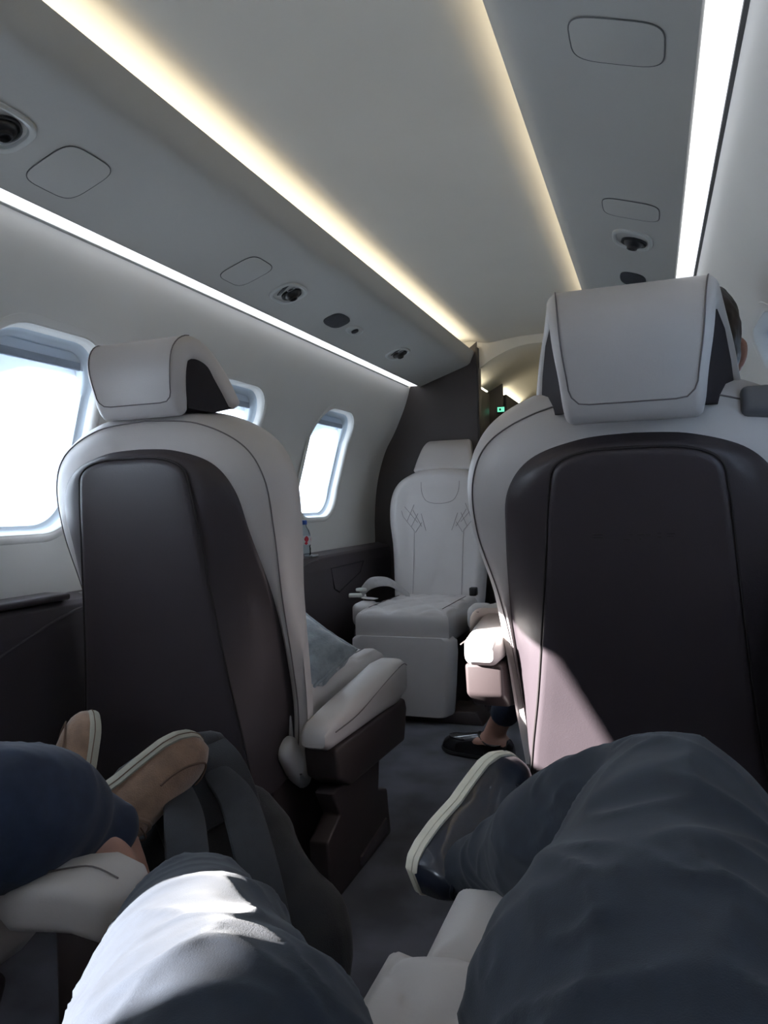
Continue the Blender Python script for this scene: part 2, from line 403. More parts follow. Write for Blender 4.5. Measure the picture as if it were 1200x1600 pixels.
cover('fainter access panel just before the open vent on the left overhead', -1, .470, 1.68, .058, .058, 'access panels')
def vent(label, s, x, y, latch=True, sc=1):
    t = ceil_thing('air_vent', label, 'air vent', s, x, y, 'round air vents in the overhead panels')
    o = squircle(.044*sc, .060*sc, 2.9)
    R = [[V((a*k, b*k, z)) for a, b in o] for k, z in ((1.10, .002), (1.07, -.003), (.98, -.005), (.88, -.0035), (.84, .002))]
    MB().rings(R).build('bezel', 'bezel', t)
    MB().lathe([(.030*sc, .002), (.030*sc, -.005), (.027*sc, -.0055), (.024*sc, -.001)], 28, (.004, .012, 0)).build('collar', 'black', t)
    n_ = MB(); n_.lathe([(.023*sc, .0), (.023*sc, -.005), (.019*sc, -.010), (.013*sc, -.013), (.012*sc, -.018), (.0095*sc, -.0185), (.008*sc, -.012)], 28, (.004, .012, 0))
    n_.build('nozzle', 'black', t)
    if latch:
        MB().prism([(.030, -.050), (.012, -.052), (-.024, -.028), (-.018, -.022)], -.0045, -.001, 'z', bev=.001).build('light_slot', 'black', t)
        MB().loop([V((.020+.012*math.cos(a), -.022+.007*math.sin(a), -.004)) for a in [i*pi/8 for i in range(16)]], .0014).build('switch_ring', 'buckle', t)
vent('air vent in the right overhead panel above the tall headrest', 1, .468, 1.86, False)
vent('air vent cut by the left edge of the photo', -1, .462, .895, False)
vent('open air vent with black slot beside the speaker on the left overhead', -1, .466, 1.905)
vent('farthest and smallest air vent by the bulkhead on the left overhead', -1, .462, 2.86)
def speaker(label, s, x, y):
    t = ceil_thing('speaker', label, 'speaker', s, x, y, 'overhead speakers')
    o = squircle(.036, .062, 2.8)
    MB().rings([[V((a*k, b*k, z)) for a, b in o] for k, z in ((1.0, .001), (.99, -.003), (.95, -.004), (.5, -.0045))]).build('grille', 'grille', t)
speaker('dark oval speaker on the left overhead', -1, .466, 2.25)
speaker('dark oval speaker half hidden above the right headrest', 1, .462, 2.20)
t = ceil_thing('reading_light', 'small oval reading light beyond the left overhead speaker', 'reading light', -1, .466, 2.405)
o = squircle(.024, .052, 2.4)
MB().rings([[V((a*k, b*k, z)) for a, b in o] for k, z in ((1.0, .001), (.96, -.004), (.8, -.005), (.7, -.001))]).build('bezel', 'bezel', t)
MB().lathe([(.013, 0), (.013, -.006), (.009, -.008)], 20).build('lens', 'grille', t)

# ------------------------------------------------------------------ seats
KM = [(0, -.03), (.205, -.03), (.19, .10), (.172, .22), (.155, .36), (.140, .50), (.130, .59), (.117, .635), (.07, .655), (0, .658)]
KD = [(0, -.035), (.216, -.035), (.226, .10), (.230, .22), (.228, .36), (.216, .50), (.203, .585), (.160, .640), (.08, .668), (0, .674)]
KW = [(0, -.045), (.232, -.04), (.244, .10), (.252, .22), (.266, .36), (.290, .50), (.283, .61), (.236, .685), (.13, .734), (0, .746)]
DD = [.13, .13, .14, .125, .095, .05, .032, .028, .026, .026]
def outline(K, dep, inset=0, ws=1, k=9):
    pts = [V((x*ws, h, d)) for (x, h), d in zip(K, dep)]
    # keep the lower corner crisp: spline only the side and the top
    side = cat([pts[1]]+pts[2:], k); bot = [pts[0].lerp(pts[1], i/6) for i in range(6)]
    half = bot+side
    full = half+[V((-p.x, p.y, p.z)) for p in half[-2:0:-1]]
    if inset:
        n = len(full); out = []
        for i in range(n):
            t = (full[(i+1) % n]-full[i-1]); t.z = 0
            t = t.normalized() if t.length else V((1, 0, 0))
            nn = V((-t.y, t.x, 0)); out.append(full[i]+nn*inset)
        # avoid crossing the middle
        full = [V((p.x if p.x*q.x >= 0 else 0, p.y, p.z)) for p, q in zip(out, full)]
    return full
def blend(A, B, t, dd=0): return [a.lerp(b, t)+V((0, 0, dd)) for a, b in zip(A, B)]
def pad_grid(x0, x1, y0, y1, zb, ztop, er=.03, crown=.012, quilt=None, nx=44, ny=44, sink=.0, ramp=0):
    "upholstered block: heightfield top with soft edges, plus sides"
    vs = []; fs = []
    for j in range(ny+1):
        for i in range(nx+1):
            a, b = i/nx, j/ny
            # concentrate samples at the edges
            a = .5-.5*math.cos(pi*a)*(.35+.65*1) if 0 else (a+.12*math.sin(2*pi*a)*-1)
            b = b-.12*math.sin(2*pi*b)
            x = x0+(x1-x0)*a; y = y0+(y1-y0)*b
            e = min(x-x0, x1-x, y-y0, y1-y); e2 = max(0, 1-e/er) if e < er else 0
            z = ztop-er*(1-math.sqrt(max(0, 1-e2*e2)))*.9+crown*math.sin(pi*a)*math.sin(pi*b)+ramp*(b-.5)
            if quilt:
                qx0, qx1, qy0, qy1, pitch = quilt
                if qx0 < x < qx1 and qy0 < y < qy1:
                    g1 = abs(math.sin(pi*((x-qx0)/pitch+(y-qy0)/(pitch*1.5)))); g2 = abs(math.sin(pi*((x-qx0)/pitch-(y-qy0)/(pitch*1.5))))
                    z += .010*(min(g1, g2)**.5)-.005
            vs.append((x, y, z))
    n = nx+1
    for j in range(ny):
        for i in range(nx): fs.append([j*n+i, j*n+i+1, (j+1)*n+i+1, (j+1)*n+i])
    # sides
    edge = [i for i in range(n)]+[j*n+nx for j in range(1, ny+1)]+[ny*n+i for i in range(nx-1, -1, -1)]+[j*n for j in range(ny-1, 0, -1)]
    b0 = len(vs); m = len(edge)
    cx, cy = (x0+x1)/2, (y0+y1)/2
    for lev, (zz, ins) in enumerate(((zb+er*.5, .0), (zb, er*.35))):
        for e in edge:
            x, y, z = vs[e]; vs.append((x+(ins if x < cx else -ins), y+(ins if y < cy else -ins), zz))
    for k in range(m):
        k2 = (k+1) % m
        fs.append([edge[k], edge[k2], b0+k2, b0+k]); fs.append([b0+k, b0+k2, b0+m+k2, b0+m+k])
    fs.append([b0+m+k for k in range(m)])
    return MB().add(vs, fs)
def make_seat(label, cx, y0, lean, rotz=0, ws=1, cush=(.12, .70), arms=((-1, .08, .57, .42), (1, .08, .57, .42)), legrest=None, front_detail=False, emboss=False, top_tab=False, z0=.28, hrp=(.70, .80, .01, 1), wo=1, hs=1):
    T = thing('cabin_seat', label, 'seat', (cx, y0, 0), (0, 0, rotz))
    sa, ca = math.sin(lean), math.cos(lean)
    def B(p): return V((p[0], p[2]*ca-p[1]*hs*sa, z0+p[1]*hs*ca+p[2]*sa))
    def BL(ps): return [B(p) for p in ps]
    wo = wo if isinstance(wo, tuple) else (wo, wo)
    KWs = [(x*interp(h, [.15, .5], wo), h) for i, (x, h) in enumerate(KW)]
    Mo = outline(KM, [-.004]*10, ws=ws); Do = outline(KD, DD, ws=ws); Wo = outline(KWs, [.135]*10, ws=ws)
    Wr = outline(KWs, [.07, .12, .13, .12, .10, .075, .065, .06, .058, .058], .018, ws)
    # cream upholstery
    R = [blend(Do, Do, 0, .03), blend(Do, Do, 0, .002), blend(Do, Wr, .5, -.004), Wr,
         outline(KWs, [.10, .125, .14, .135, .12, .10, .09, .082, .08, .08], .004, ws), Wo,
         outline(KWs, [.17]*10, .004, ws), outline(KWs, [.192]*10, .022, ws), outline(KWs, [.194]*10, .045, ws), outline(KWs, [.184]*10, .075, ws), outline(KWs, [.184]*10, .10, ws)]
    back = MB().rings([BL(r) for r in R], cap0=False, cap1=False).strip_cap(BL(R[-1])).build('backrest', 'cream', T, ang=60)
    MB().loop(BL([p+V((0, 0, -.001)) for p in Wr]), .0013).build('side_seam', 'thread', back)
    # dark surround and centre panel
    R = [blend(Do, Do, 0, .02), Do, outline(KD, [d-.006 for d in DD], .006, ws), blend(Do, Mo, .35, -.007), blend(Do, Mo, .7, -.005), blend(Mo, Mo, 0, .003)]
    sur = MB().rings([BL(r) for r in R], cap0=False, cap1=False).build('back_surround', 'brown', T, ang=60)
    R = [blend(Mo, Mo, 0, .012), outline(KM, [-.003]*10, .001, ws), outline(KM, [-.007]*10, .004, ws), outline(KM, [-.0085]*10, .012, ws), outline(KM, [-.0086]*10, .030, ws)]
    pan = MB().rings([BL(r) for r in R], cap0=False, cap1=False).strip_cap(BL(R[-1])).build('back_panel', 'brown', T, ang=60)
    MB().loop(BL(outline(KM, [-.004]*10, -.001, ws)), .0018).build('piping', 'darkthread', pan)
    if emboss:
        # faint pressed lettering-like line across the panel
        mb = MB()
        for (x0_, x1_, h_) in [(-.066, -.050, .521), (-.066, -.050, .516), (-.012, -.004, .521), (-.020, -.009, .512), (.001, .011, .520), (.004, .007, .513), (.013, .021, .520), (.044, .056, .521), (.044, .054, .517), (.030, .036, .522), (.030, .036, .516)]:
            MB().box(B(((x0_+x1_)/2, h_, -.0088)), (x1_-x0_, .0008, .0018), .0003).build('embossed_mark', 'darkthread', pan)
    # lower rear bolster end and shroud
    for s in (() if emboss else (-1, 1)):
        MB().tube([V((s*.222*ws, .10, z0+.05)), V((s*.222*ws, .14, z0-.0)), V((s*.218*ws, .18, z0-.035))], [(.020, .030), (.024, .030), (.018, .026)], 18, sub=4).build('lower_bolster', 'cream', back)
    # headrest
    st = [(-.022, .705, .096, .030), (-.028, .73, .099, .040), (-.034, .78, .102, .044), (-.036, .84, .108, .046), (-.024, .882, .112, .048), (.008, .902, .118, .048),
          (.045, .893, .124, .046), (.080, .855, .134, .042), (.105, .79, .148, .038), (.128, .715, .160, .032)]
    HM = lambda d_, h_: (d_*hrp[3]+hrp[2], hrp[0]+(h_-.69)*hrp[1])
    st = [(*HM(a, b), c, d) for a, b, c, d in st]
    pts = cat([V((a, b, 0)) for a, b, c, d in st], 4); wt = cat([V((c, d, 0)) for a, b, c, d in st], 4); R = []
    def hring(i, k=1, off=0):
        p = pts[i]; tn = (pts[min(i+1, len(pts)-1)]-pts[max(i-1, 0)]).normalized(); nn = V((-tn.y, tn.x, 0))
        w_, t_ = wt[i].x*min(ws*1.05, 1), wt[i].y; out = []
        for a, b in rrect(w_-(1-k)*t_*.5, t_/2*k, t_/2*k*.8, 5):
            q = p+tn*off+nn*b; out.append(B((a, q.y, q.x)))
        return out
    R = [hring(0, .3, -.010), hring(0, .7, -.007), hring(0, .92, -.003)]+[hring(i) for i in range(len(pts))]+[hring(len(pts)-1, .7, .006), hring(len(pts)-1, .3, .009)]
    hr = MB().rings(R).build('headrest', 'cream', T, ang=60)
    poly = [(-.008, .71), (-.012, .78), (-.012, .85), (.008, .875), (.036, .87), (.066, .83), (.092, .765), (.112, .70), (.06, .69)]
    R = []
    for s in (-1, 1):
        R.append([B((s*interp(d_, [-.02, .11], [.094, .150])*min(1, ws*1.05), HM(d_, h_)[1], HM(d_, h_)[0])) for d_, h_ in poly])
    MB().rings(R).build('headrest_core', 'core', hr, ang=30)
    # stitched line round the rear flap
    wk = min(ws*1.05, 1); sp = []
    for i in range(2*4-3, int(5.6*4)):
        p = pts[i]; tn = (pts[i+1]-pts[i-1]).normalized(); q = p+V((-tn.y, tn.x, 0))*(wt[i].y/2+.0003)
        sp.append(V(((wt[i].x-.014)*wk-(.012 if i == 5 else .003 if i == 6 else 0), q.y, q.x)))
    low = [V((sp[0].x*k_, sp[0].y-.002, sp[0].z)) for k_ in (-.8, -.4, 0, .4, .8)]
    full = [V((-p.x, p.y, p.z)) for p in sp[::-1]]+low+sp
    MB().tube([B(p) for p in full], .0011, 6, (0, 1, .2), cap='flat').build('headrest_seam', 'thread', hr)
    # belt or tab at the shoulder
    if top_tab:
        MB().box(B((.198, .700, .062)), (.095, .040, .046), .010, Matrix.Rotation(-.35, 4, 'X')).build('shoulder_belt_guide', 'guide', T)
    # front stitching
    if front_detail:
        zf = .1865
        def fl(pts_, nm='front_seam'):
            MB().tube(BL([V((a, b, zf)) for a, b in pts_]), .0008, 6, (0, 1, 0), cap='flat').build(nm, 'thread', back)
        c2 = lambda q: [(p.x, p.y) for p in cat([V((a, b, 0)) for a, b in q], 8)]
        fl(c2([(-.09, .68), (-.085, .62), (-.06, .575), (0, .562), (.06, .575), (.085, .62), (.09, .68)]))
        for s in (-1, 1):
            fl([(s*.185, .55), (s*.17, .50), (s*.115, .43), (s*.112, .3), (s*.112, .12)])
            for q in range(3):
                fl([(s*(.165-.04*q), .55-.06*q*.3), (s*(.10-.02*q), .47-.02*q)])
                fl([(s*(.12-.02*q), .56-.045*q), (s*(.15-.02*q), .48-.03*q)])
    # cushion
    cw = .222*ws
    cu = pad_grid(-cw, cw, cush[0], cush[1], .30, .425, .038, .010, (-cw*.93, cw*.93, cush[0], cush[1]-.01, .115), 64, 64).build('seat_cushion', 'cream', T, ang=60)
    for s in ((-1, 1) if cush[1] < .8 else ()):
        MB().tube([V((s*cw*.80, cush[0]+.1, .4325)), V((s*cw*.80, cush[1]-.05, .431))], .0013, 6, sub=4, cap='flat').build('cushion_seam', 'thread', cu)
    # armrests: cream pad on dark body
    for s, a0, a1, zt, *ex in arms:
        th, dx = ex if ex else (1, 0)
        xc = s*(.292 if ws == 1 else .277)
        if abs(cx+(s if rotz == 0 else -s)*.29) > .62: xc = s*.232*ws
        xc += dx; P = []
        prof = [(a0, zt-.075, zt-.045, .026), (a0+.02, zt-.085, zt-.030, .034), (a0+.12, zt-.085, zt-.020, .040), (a0+.30, zt-.09, zt+.000, .044), (a1-.08, zt-.095, zt+.012, .046), (a1-.02, zt-.085, zt+.010, .044), (a1, zt-.06, zt-.012, .034)]
        for yy, zb, ztp, w_ in prof:
            zb = ztp-(ztp-zb)*th
            P.append([V((xc+a*1.0, yy, (zb+ztp)/2+b)) for a, b in rrect(w_, (ztp-zb)/2, min(w_, (ztp-zb)/2)*.62, 5)])
        pad = MB().rings(P).build('armrest', 'cream', T, ang=60)
        lo = [V((xc+s*.0415, y_, z_+.004)) for y_, z_ in ((a0+.02, zt-.05), (a0+.14, zt-.047), (a0+.30, zt-.022), (a1-.05, zt-.004), (a1-.01, zt-.012))]
        MB().tube(lo, .0012, 6, sub=5, cap='flat').build('armrest_seam', 'thread', pad)
        MB().prism([(a0+.03, zt-.085), (a1-.02, zt-.092), (a1-.005, zt-.12), (a1-.03, zt-.20), (a0+.10, zt-.185), (a0+.04, zt-.15)], xc-.038, xc+.038, 'x', bev=.008).build('armrest_body', 'brownshell', T, ang=35)
        # side frame running down to the floor track
        MB().prism([(a0+.06, .23), (a1-.14, .26), (a1-.16, .14), (a1-.10, .12), (a1-.08, .0), (a0+.04, 0), (a0+.03, .14), (a0+.10, .17)], xc-.022-s*.01, xc+.022-s*.01, 'x', bev=.006).build('side_frame', 'brownshell', T, ang=35)
        MB().prism([(a0+.20, .035), (a1-.12, .055), (a1-.12, .02), (a0+.20, .012)], xc+s*.008, xc+s*.017, 'x', bev=.002).build('foot_cover', 'console', T, ang=35)
    # pedestal
    MB().prism([(.02, 0), (cush[1]-.14, 0), (cush[1]-.10, .10), (cush[1]-.02, .27), (cush[1]-.06, .31), (.02, .31), (-.02, .2)], -.20*ws, .20*ws, 'x', bev=.012).build('pedestal', 'brownshell', T, ang=35)
    MB().box((0, .06, .235), (.40*ws, .06, .06), .012).build('rear_crossbar', 'console', T)
    MB().box((.19*ws, .02, .215), (.06, .006, .01), .002).build('recline_latch', 'steel', T)
    if legrest:
        kind, a, b = legrest
        if kind == 'down':
            R = []
            for z_, w_ in ((.035, .20), (.045, .225), (.15, .235), (.27, .245), (.315, .243), (.33, .22)):
                R.append([V((p, a-.03+q, z_)) for p, q in rrect(w_*ws, .045, .03, 5)])
            MB().rings(R).build('legrest', 'cream', T, ang=60)
            MB().prism([(-.30, 0), (.30, 0), (.27, .05), (-.27, .05)], cush[1]-.20, cush[1]-.04, 'y', bev=.006).build('plinth', 'brownshell', T, ang=35)
        else:
            pad_grid(-cw*.9, cw*.9, a, b, .30, .405, .045, .012).build('legrest', 'cream', T, ang=60)
    return T
left_seat = make_seat('cream and dark brown seat in the left foreground, seen from behind beside the big window', -.445, 1.26, math.atan(.13), hrp=(.735, .60, .07, .62), wo=(1.07, .945))
right_seat = make_seat('cream and dark brown seat seen squarely from behind on the right, with sunlit lower edge', .475, 1.38, math.atan(.32), arms=((1, .08, .57, .42), (-1, .0, .20, .60)), emboss=True, top_tab=True)
far_seat = make_seat('cream seat facing the camera against the dark bulkhead', -.405, 3.30, math.atan(.20), pi, .84, (.14, .66), ((-1, .20, .58, .43), (1, .20, .58, .43)), ('down', .66, 0), True, hrp=(.72, .85, .01, 1), hs=.93)
own_seat = make_seat('quilted cream seat under the photographer at the bottom of the frame', .475, -.20, math.atan(.25), 0, 1, (.12, .85), ((1, .30, .77, .43), (-1, .30, .74, .43)), ('out', .86, 1.02))
aisle_seat = make_seat('cream seat in the lower left corner under the passenger in navy trousers', -.445, -.30, math.atan(.5), 0, 1, (.12, 1.0), ((-1, .3, .9, .43),))
P = []
for x_, zt_, hh, ww in ((-.215, .402, .022, .050), (-.19, .408, .030, .066), (-.14, .424, .034, .074), (-.10, .432, .036, .074), (-.065, .424, .034, .070), (-.05, .412, .022, .052)):
    P.append([V((x_, .665+a*.62, zt_-hh*.8+b*.8)) for a, b in rrect(ww, hh, min(ww, hh)*.6, 5)])
arm_ = MB().rings(P).build('armrest', 'cream', aisle_seat, world=True, ang=60)
MB().tube([V((-.19, .66, .4095)), V((-.14, .66, .4255)), V((-.10, .66, .4335)), V((-.065, .66, .4255))], .0011, 6, (0, 1, 0), 4, cap='flat').build('armrest_seam', 'thread', arm_, world=True)
MB().box((-.095, .665, .29), (.070, .07, .18), .008).build('armrest_body', 'brownshell', aisle_seat, world=True)
for q in range(2):
    MB().box((-.215+.005*q, .56-.07*q, .20-.06*q), (.012, .11, .008), .002, Matrix.Rotation(.3, 4, 'X')).build('mechanism_bar', 'steel', aisle_seat, world=True)

# ------------------------------------------------------------------ people, shoes
def P3(*q): return [at(*a) if len(a) == 3 and abs(a[0]) > 5 else V(a) for a in q]
def soft(mb, name, m, parent, vox=.008, smooth=6, disp=None, sub=0):
    o = mb.build(name, m, parent, world=True)
    r = o.modifiers.new('r', 'REMESH'); r.mode = 'VOXEL'; r.voxel_size = vox
    q = o.modifiers.new('q', 'SMOOTH'); q.iterations = smooth; q.factor = .5
    evaluated(o)
    me = o.data
    if disp:
        no = [v.normal.copy() for v in me.vertices]
        MWp = MW[o.name]
        for v, n_ in zip(me.vertices, no): v.co += n_*disp(MWp @ v.co, n_)
    me.materials.clear(); me.materials.append(M[m])
    for p in me.polygons: p.use_smooth = True
    return o
def cloth(amp, sc, axis=None, fine=.4):
    "creases: stretched noise"
    def f(p, n_):
        q = V((p.x*sc[0], p.y*sc[1], p.z*sc[2]))
        w = V((noise.noise(p*6), noise.noise(p*6+V((3, 3, 3))), noise.noise(p*6+V((7, 1, 5)))))*.8
        a = noise.noise(q+w); b = noise.noise(q*1.9+w+V((5, 1, 2)))
        return amp*((1-abs(a))**6-.25)+amp*fine*((1-abs(b))**6-.2)
    return f
def frame_of(toe, up):
    x = (R_*toe[0]+U_*toe[1]-f_*toe[2]).normalized(); z = (R_*up[0]+U_*up[1]-f_*up[2]); z = (z-x*z.dot(x)).normalized(); y = z.cross(x)
    return Matrix((x, y, z)).transposed()
SHW = ([0, .04, .12, .25, .45, .62, .75, .86, .94, .98, 1], [.016, .028, .034, .036, .034, .041, .046, .044, .034, .022, .006])
SHH = ([0, .04, .12, .25, .38, .48, .60, .74, .86, .94, 1], [.046, .060, .068, .070, .070, .068, .060, .052, .044, .034, .018])
def shoe(label, heel, Mx, L, upper, sole, sole_h=.026, group=None, laces=False, apron=False, stitch='suede2', flip=1):
    T = D.objects.new('shoe', None); COL.objects.link(T); m4 = Matrix.Translation(heel) @ Mx.to_4x4(); T.matrix_world = m4; MW[T.name] = m4.copy()
    T.empty_display_size = .05
    tag(T, label, 'shoe', group)
    N = 36; S = [.5-.5*math.cos(pi*i/N) for i in range(N+1)]
    def cy(s_): return .008*math.sin(pi*s_)*flip
    R = []
    o = []
    for s_ in S: o.append((s_*L, interp(s_, *SHW)+.004+cy(s_)))
    for s_ in S[::-1]: o.append((s_*L, -(interp(s_, *SHW)+.004)+cy(s_)))
    def so(k, z): return [V(((x-L/2)*k+L/2, y*k, z+.006*max(0, (x/L-.8))*5)) for x, y in o]
    so_ = MB().rings([so(.95, .001), so(.985, .0), so(1.0, .005), so(1.0, sole_h-.005), so(.985, sole_h)]).build('sole', sole, T, ang=50)
    MB().loop(so(1.004, sole_h*.62), .0009).build('sole_line', stitch if not laces else 'cansole', so_)
    R = []; K = 22
    for s_ in S[1:-1]:
        w = interp(s_, *SHW); h = interp(s_, *SHH); r = []
        for j in range(K+1):
            a = pi*j/K; c, sn = math.cos(a), math.sin(a)
            r.append(V((s_*L, math.copysign(abs(c)**.75, c)*w*(1-.15*sn)+cy(s_), sole_h-.004+h*abs(sn)**.8)))
        R.append(r)
    up = MB(); up.rings(R, closed=True).build('upper', upper, T, ang=70)
    # collar of the opening
    pts = []
    for i in range(28):
        a = 2*pi*i/28; s_ = .24+.215*math.cos(a); w = interp(s_, *SHW)*.82*math.sin(a)
        h = interp(s_, *SHH); pts.append(V((s_*L, w+cy(s_), sole_h+h*((1.02 if laces else .88)-.35*abs(math.sin(a))**2)+.004*math.cos(a))))
    MB().loop(pts, .0042, 8).build('collar', upper, T)
    if apron:
        pts = []
        for i in range(24):
            a = -pi*.5+pi*i/23; s_ = .60+.31*math.cos(a); w = interp(s_, *SHW)*.78*math.sin(a); h = interp(s_, *SHH)
            pts.append(V((s_*L, w+cy(s_), sole_h+h*.99*math.sqrt(max(0, 1-(abs(math.sin(a))*.70)**2)))))
        MB().tube(pts, .0016, 6, (0, 0, 1), cap='flat').build('apron_stitch', stitch, T)
        MB().tube([V((.42*L, -.034+.005, sole_h+.02)), V((.40*L, -.026, sole_h+.052)), V((.41*L, 0, sole_h+.071)), V((.40*L, .027, sole_h+.052)), V((.42*L, .036, sole_h+.02))], .0013, 6, (1, 0, 0), sub=5, cap='flat').build('side_stitch', stitch, T)
    if laces:
        for k in range(5):
            s_ = .50+.062*k; h = interp(s_, *SHH); w = .022
            MB().tube([V(((s_+.0)*L, -w, sole_h+h*.80)), V(((s_+.012)*L, -w*.5, sole_h+h*1.0)), V(((s_+.02)*L, 0, sole_h+h*1.035)), V(((s_+.012)*L, w*.5+.004, sole_h+h*1.0)), V((s_*L, w+.006, sole_h+h*.80))], [(.0035, .0018)]*5, 8, (1, 0, 0), sub=4).build('lace', 'lace', T)
        for q in (-1, 1):
            MB().tube([V((.50*L, .004, sole_h+.070)), V((.46*L, q*.016, sole_h+.086)), V((.42*L, q*.030, sole_h+.078)), V((.45*L, q*.024, sole_h+.068)), V((.50*L, .006, sole_h+.070))], .0018, 6, (0, 0, 1), sub=5).build('lace_bow', 'lace', T)
        for q in (-1, 1):
            MB().tube([V(((.46+.27*i/6)*L, q*(.024+.002*math.sin(i))+.006, sole_h+interp(.46+.27*i/6, *SHH)*.86)) for i in range(7)], .0016, 6, (0, 0, 1), sub=3).build('eyestay_edge', 'lace', T)
    return T, m4

# photographer: lit left thigh, crossed right leg
ph = thing('person', 'seated person at the bottom centre, one sunlit pale knee and one dark crossed leg', 'person', (.49, .0, .45))
LK = at(299, 1440, .75)
lthigh = P3((.36, .08, .50), (328, 1800, .34), (316, 1690, .40), (308, 1585, .48), (303, 1505, .59))+[LK]
lshin = [LK, LK+V((-.005, .035, -.07)), LK+V((-.01, .05, -.20)), LK+V((-.01, .06, -.30))]
RK = at(1052, 1292, .63)
rthigh = P3((.60, .0, .52), (1060, 1740, .33), (1040, 1610, .38), (1056, 1470, .46), (1060, 1360, .54))+[RK]
rshin = [RK, at(965, 1302, .68), at(885, 1318, .74), at(850, 1336, .81), at(782, 1350, .92), at(728, 1362, .985)]
mb = MB()
mb.tube([p+V((0, 0, -.002)) for p in lthigh]+lshin[1:], [.06, .055, .05, .046, .045, .047, .045, .04, .03], 20, (0, 0, 1), 3)
mb.tube(rthigh+rshin[1:-1]+[at(735, 1358, .98)], [.06, .055, .05, .048, .047, .046, .043, .042, .038, .032, .026], 20, (0, .3, 1), 3)
mb.tube([(.30, -.04, .52), (.66, -.04, .52)], [.09, .09], 24, (0, 0, 1))
mb.tube([LK+V((-.01, .06, -.30)), LK+V((-.01, .16, -.335))], [.032, .028], 14, (0, 0, 1))
soft(mb, 'body', 'skin', ph, .012, 5)
mb = MB()
def foldL(fr, a):
    # soft diagonal pulls on the inner side of the thigh
    return .045*math.sin(42*fr+2.6*a)*max(0, math.cos(a-.2))*(1 if fr < .6 else .3)
mb.tube(lthigh+lshin[1:], [.088, .082, .079, .076, .072, .059, .062, .064, .062], 40, (0, 0, 1), 8, fold=foldL)
mb.tube(rthigh+rshin[1:], [(.095, .095), (.095, .09), (.098, .09), (.088, .086), (.084, .082), (.074, .076), (.072, .074), (.070, .070), (.064, .062), (.050, .048), (.038, .036)], 40, (0, .3, 1), 8,
        fold=lambda fr, a: .022*math.sin(26*fr+1.7*a)*(fr > .55)+.012*math.sin(15*fr+a))
mb.tube([(.28, -.04, .53), (.68, -.04, .53)], [.115, .115], 30, (0, 0, 1))
soft(mb, 'trousers', 'trouser', ph, .005, 5, (lambda p, n_, c=cloth(.0050, (9, 7, 15), fine=.6): c(p, n_)*(1 if p.x > .4 else .8)))
# sock and sneaker of the crossed leg
Mx = frame_of((.66, .42, -.62), (.12, -.25, .95))
hl = at(639, 1374, 1.0)
T, m4 = shoe('glossy navy lace-up sneaker with thick cream sole raised above the aisle', hl, Mx, .248, 'patent', 'cansole', .021, None, True, False, 'lace')
ank = [m4 @ V((.065, .0, .075)), m4 @ V((.058, .0, .12)), at(735, 1356, .98)]
mb = MB(); mb.tube(ank, [(.030, .044), (.030, .038), (.032, .032)], 20, Mx.col[0], 3)
soft(mb, 'sock', 'navy', ph, .005, 3)

# passenger across the aisle
pl = thing('person', 'seated passenger at the left edge in navy trousers with bare ankles', 'person', (-.45, .0, .45))
Ma = frame_of((.66, .40, -.64), (.34, -.55, .76)); ha = at(66, 1326, 1.04)
Ta, ma = shoe('tan suede loafer with pale sole, its toe touching the black bag', ha, Ma, .265, 'suede', 'shoesole', .018, 'tan suede loafers', False, True)
Mb = frame_of((-.10, .80, -.59), (-.72, -.10, .62)); hb = at(122, 1352, 1.24)
Tb, mbm = shoe('tan suede loafer standing toe up behind the navy knee', hb, Mb, .265, 'suede', 'shoesole', .018, 'tan suede loafers', False, True, flip=-1)
aa = [ma @ V((.07, 0, .05)), ma @ V((.062, 0, .085)), ma @ V((.045, -.004, .13)), at(118, 1286, .98)]
ab = [mbm @ V((.07, 0, .05)), mbm @ V((.055, 0, .10)), mbm @ V((.03, 0, .15))]
mb = MB()
mb.tube(aa, [(.030, .040), (.030, .037), (.034, .036), (.04, .04)], 22, Ma.col[0], 3)
mb.tube(ab+[V((-.42, .55, .42))], [(.030, .040), (.030, .036), (.034, .036), .045], 22, Mb.col[0], 3)
lk = V((-.52, .50, .50))
mb.tube([at(118, 1286, .98), at(-60, 1278, .86), lk, V((-.55, .30, .52)), V((-.54, .05, .52))], [.04, .045, .05, .055, .06], 20, (0, 0, 1), 3)
mb.tube([V((-.42, .55, .42)), V((-.38, .3, .47)), V((-.37, .05, .52))], [.05, .055, .06], 20, (0, 0, 1), 3)
mb.tube([(-.60, .0, .53), (-.30, .0, .53)], [.09, .09], 20, (0, 0, 1))
soft(mb, 'body', 'skin', pl, .007, 4)
mb = MB()
mb.tube([at(166, 1296, 1.02), at(118, 1286, .99), at(70, 1270, .94), at(-40, 1276, .86), lk, V((-.56, .30, .52)), V((-.55, .05, .52))], [(.046, .043), (.062, .058), (.078, .076), (.086, .084), .088, .09, .095], 40, (0, 0, 1), 8,
        fold=lambda fr, a: .02*math.sin(30*fr+1.5*a))
mb.tube([ab[2], ab[2].lerp(V((-.42, .55, .42)), .5), V((-.42, .55, .42)), V((-.38, .3, .47)), V((-.37, .05, .52))], [.05, .06, .07, .08, .09], 30, (0, 0, 1), 4)
mb.tube([(-.60, .0, .53), (-.32, .0, .53)], [.11, .11], 30, (0, 0, 1))
soft(mb, 'trousers', 'navy', pl, .006, 5, cloth(.003, (10, 8, 8)))

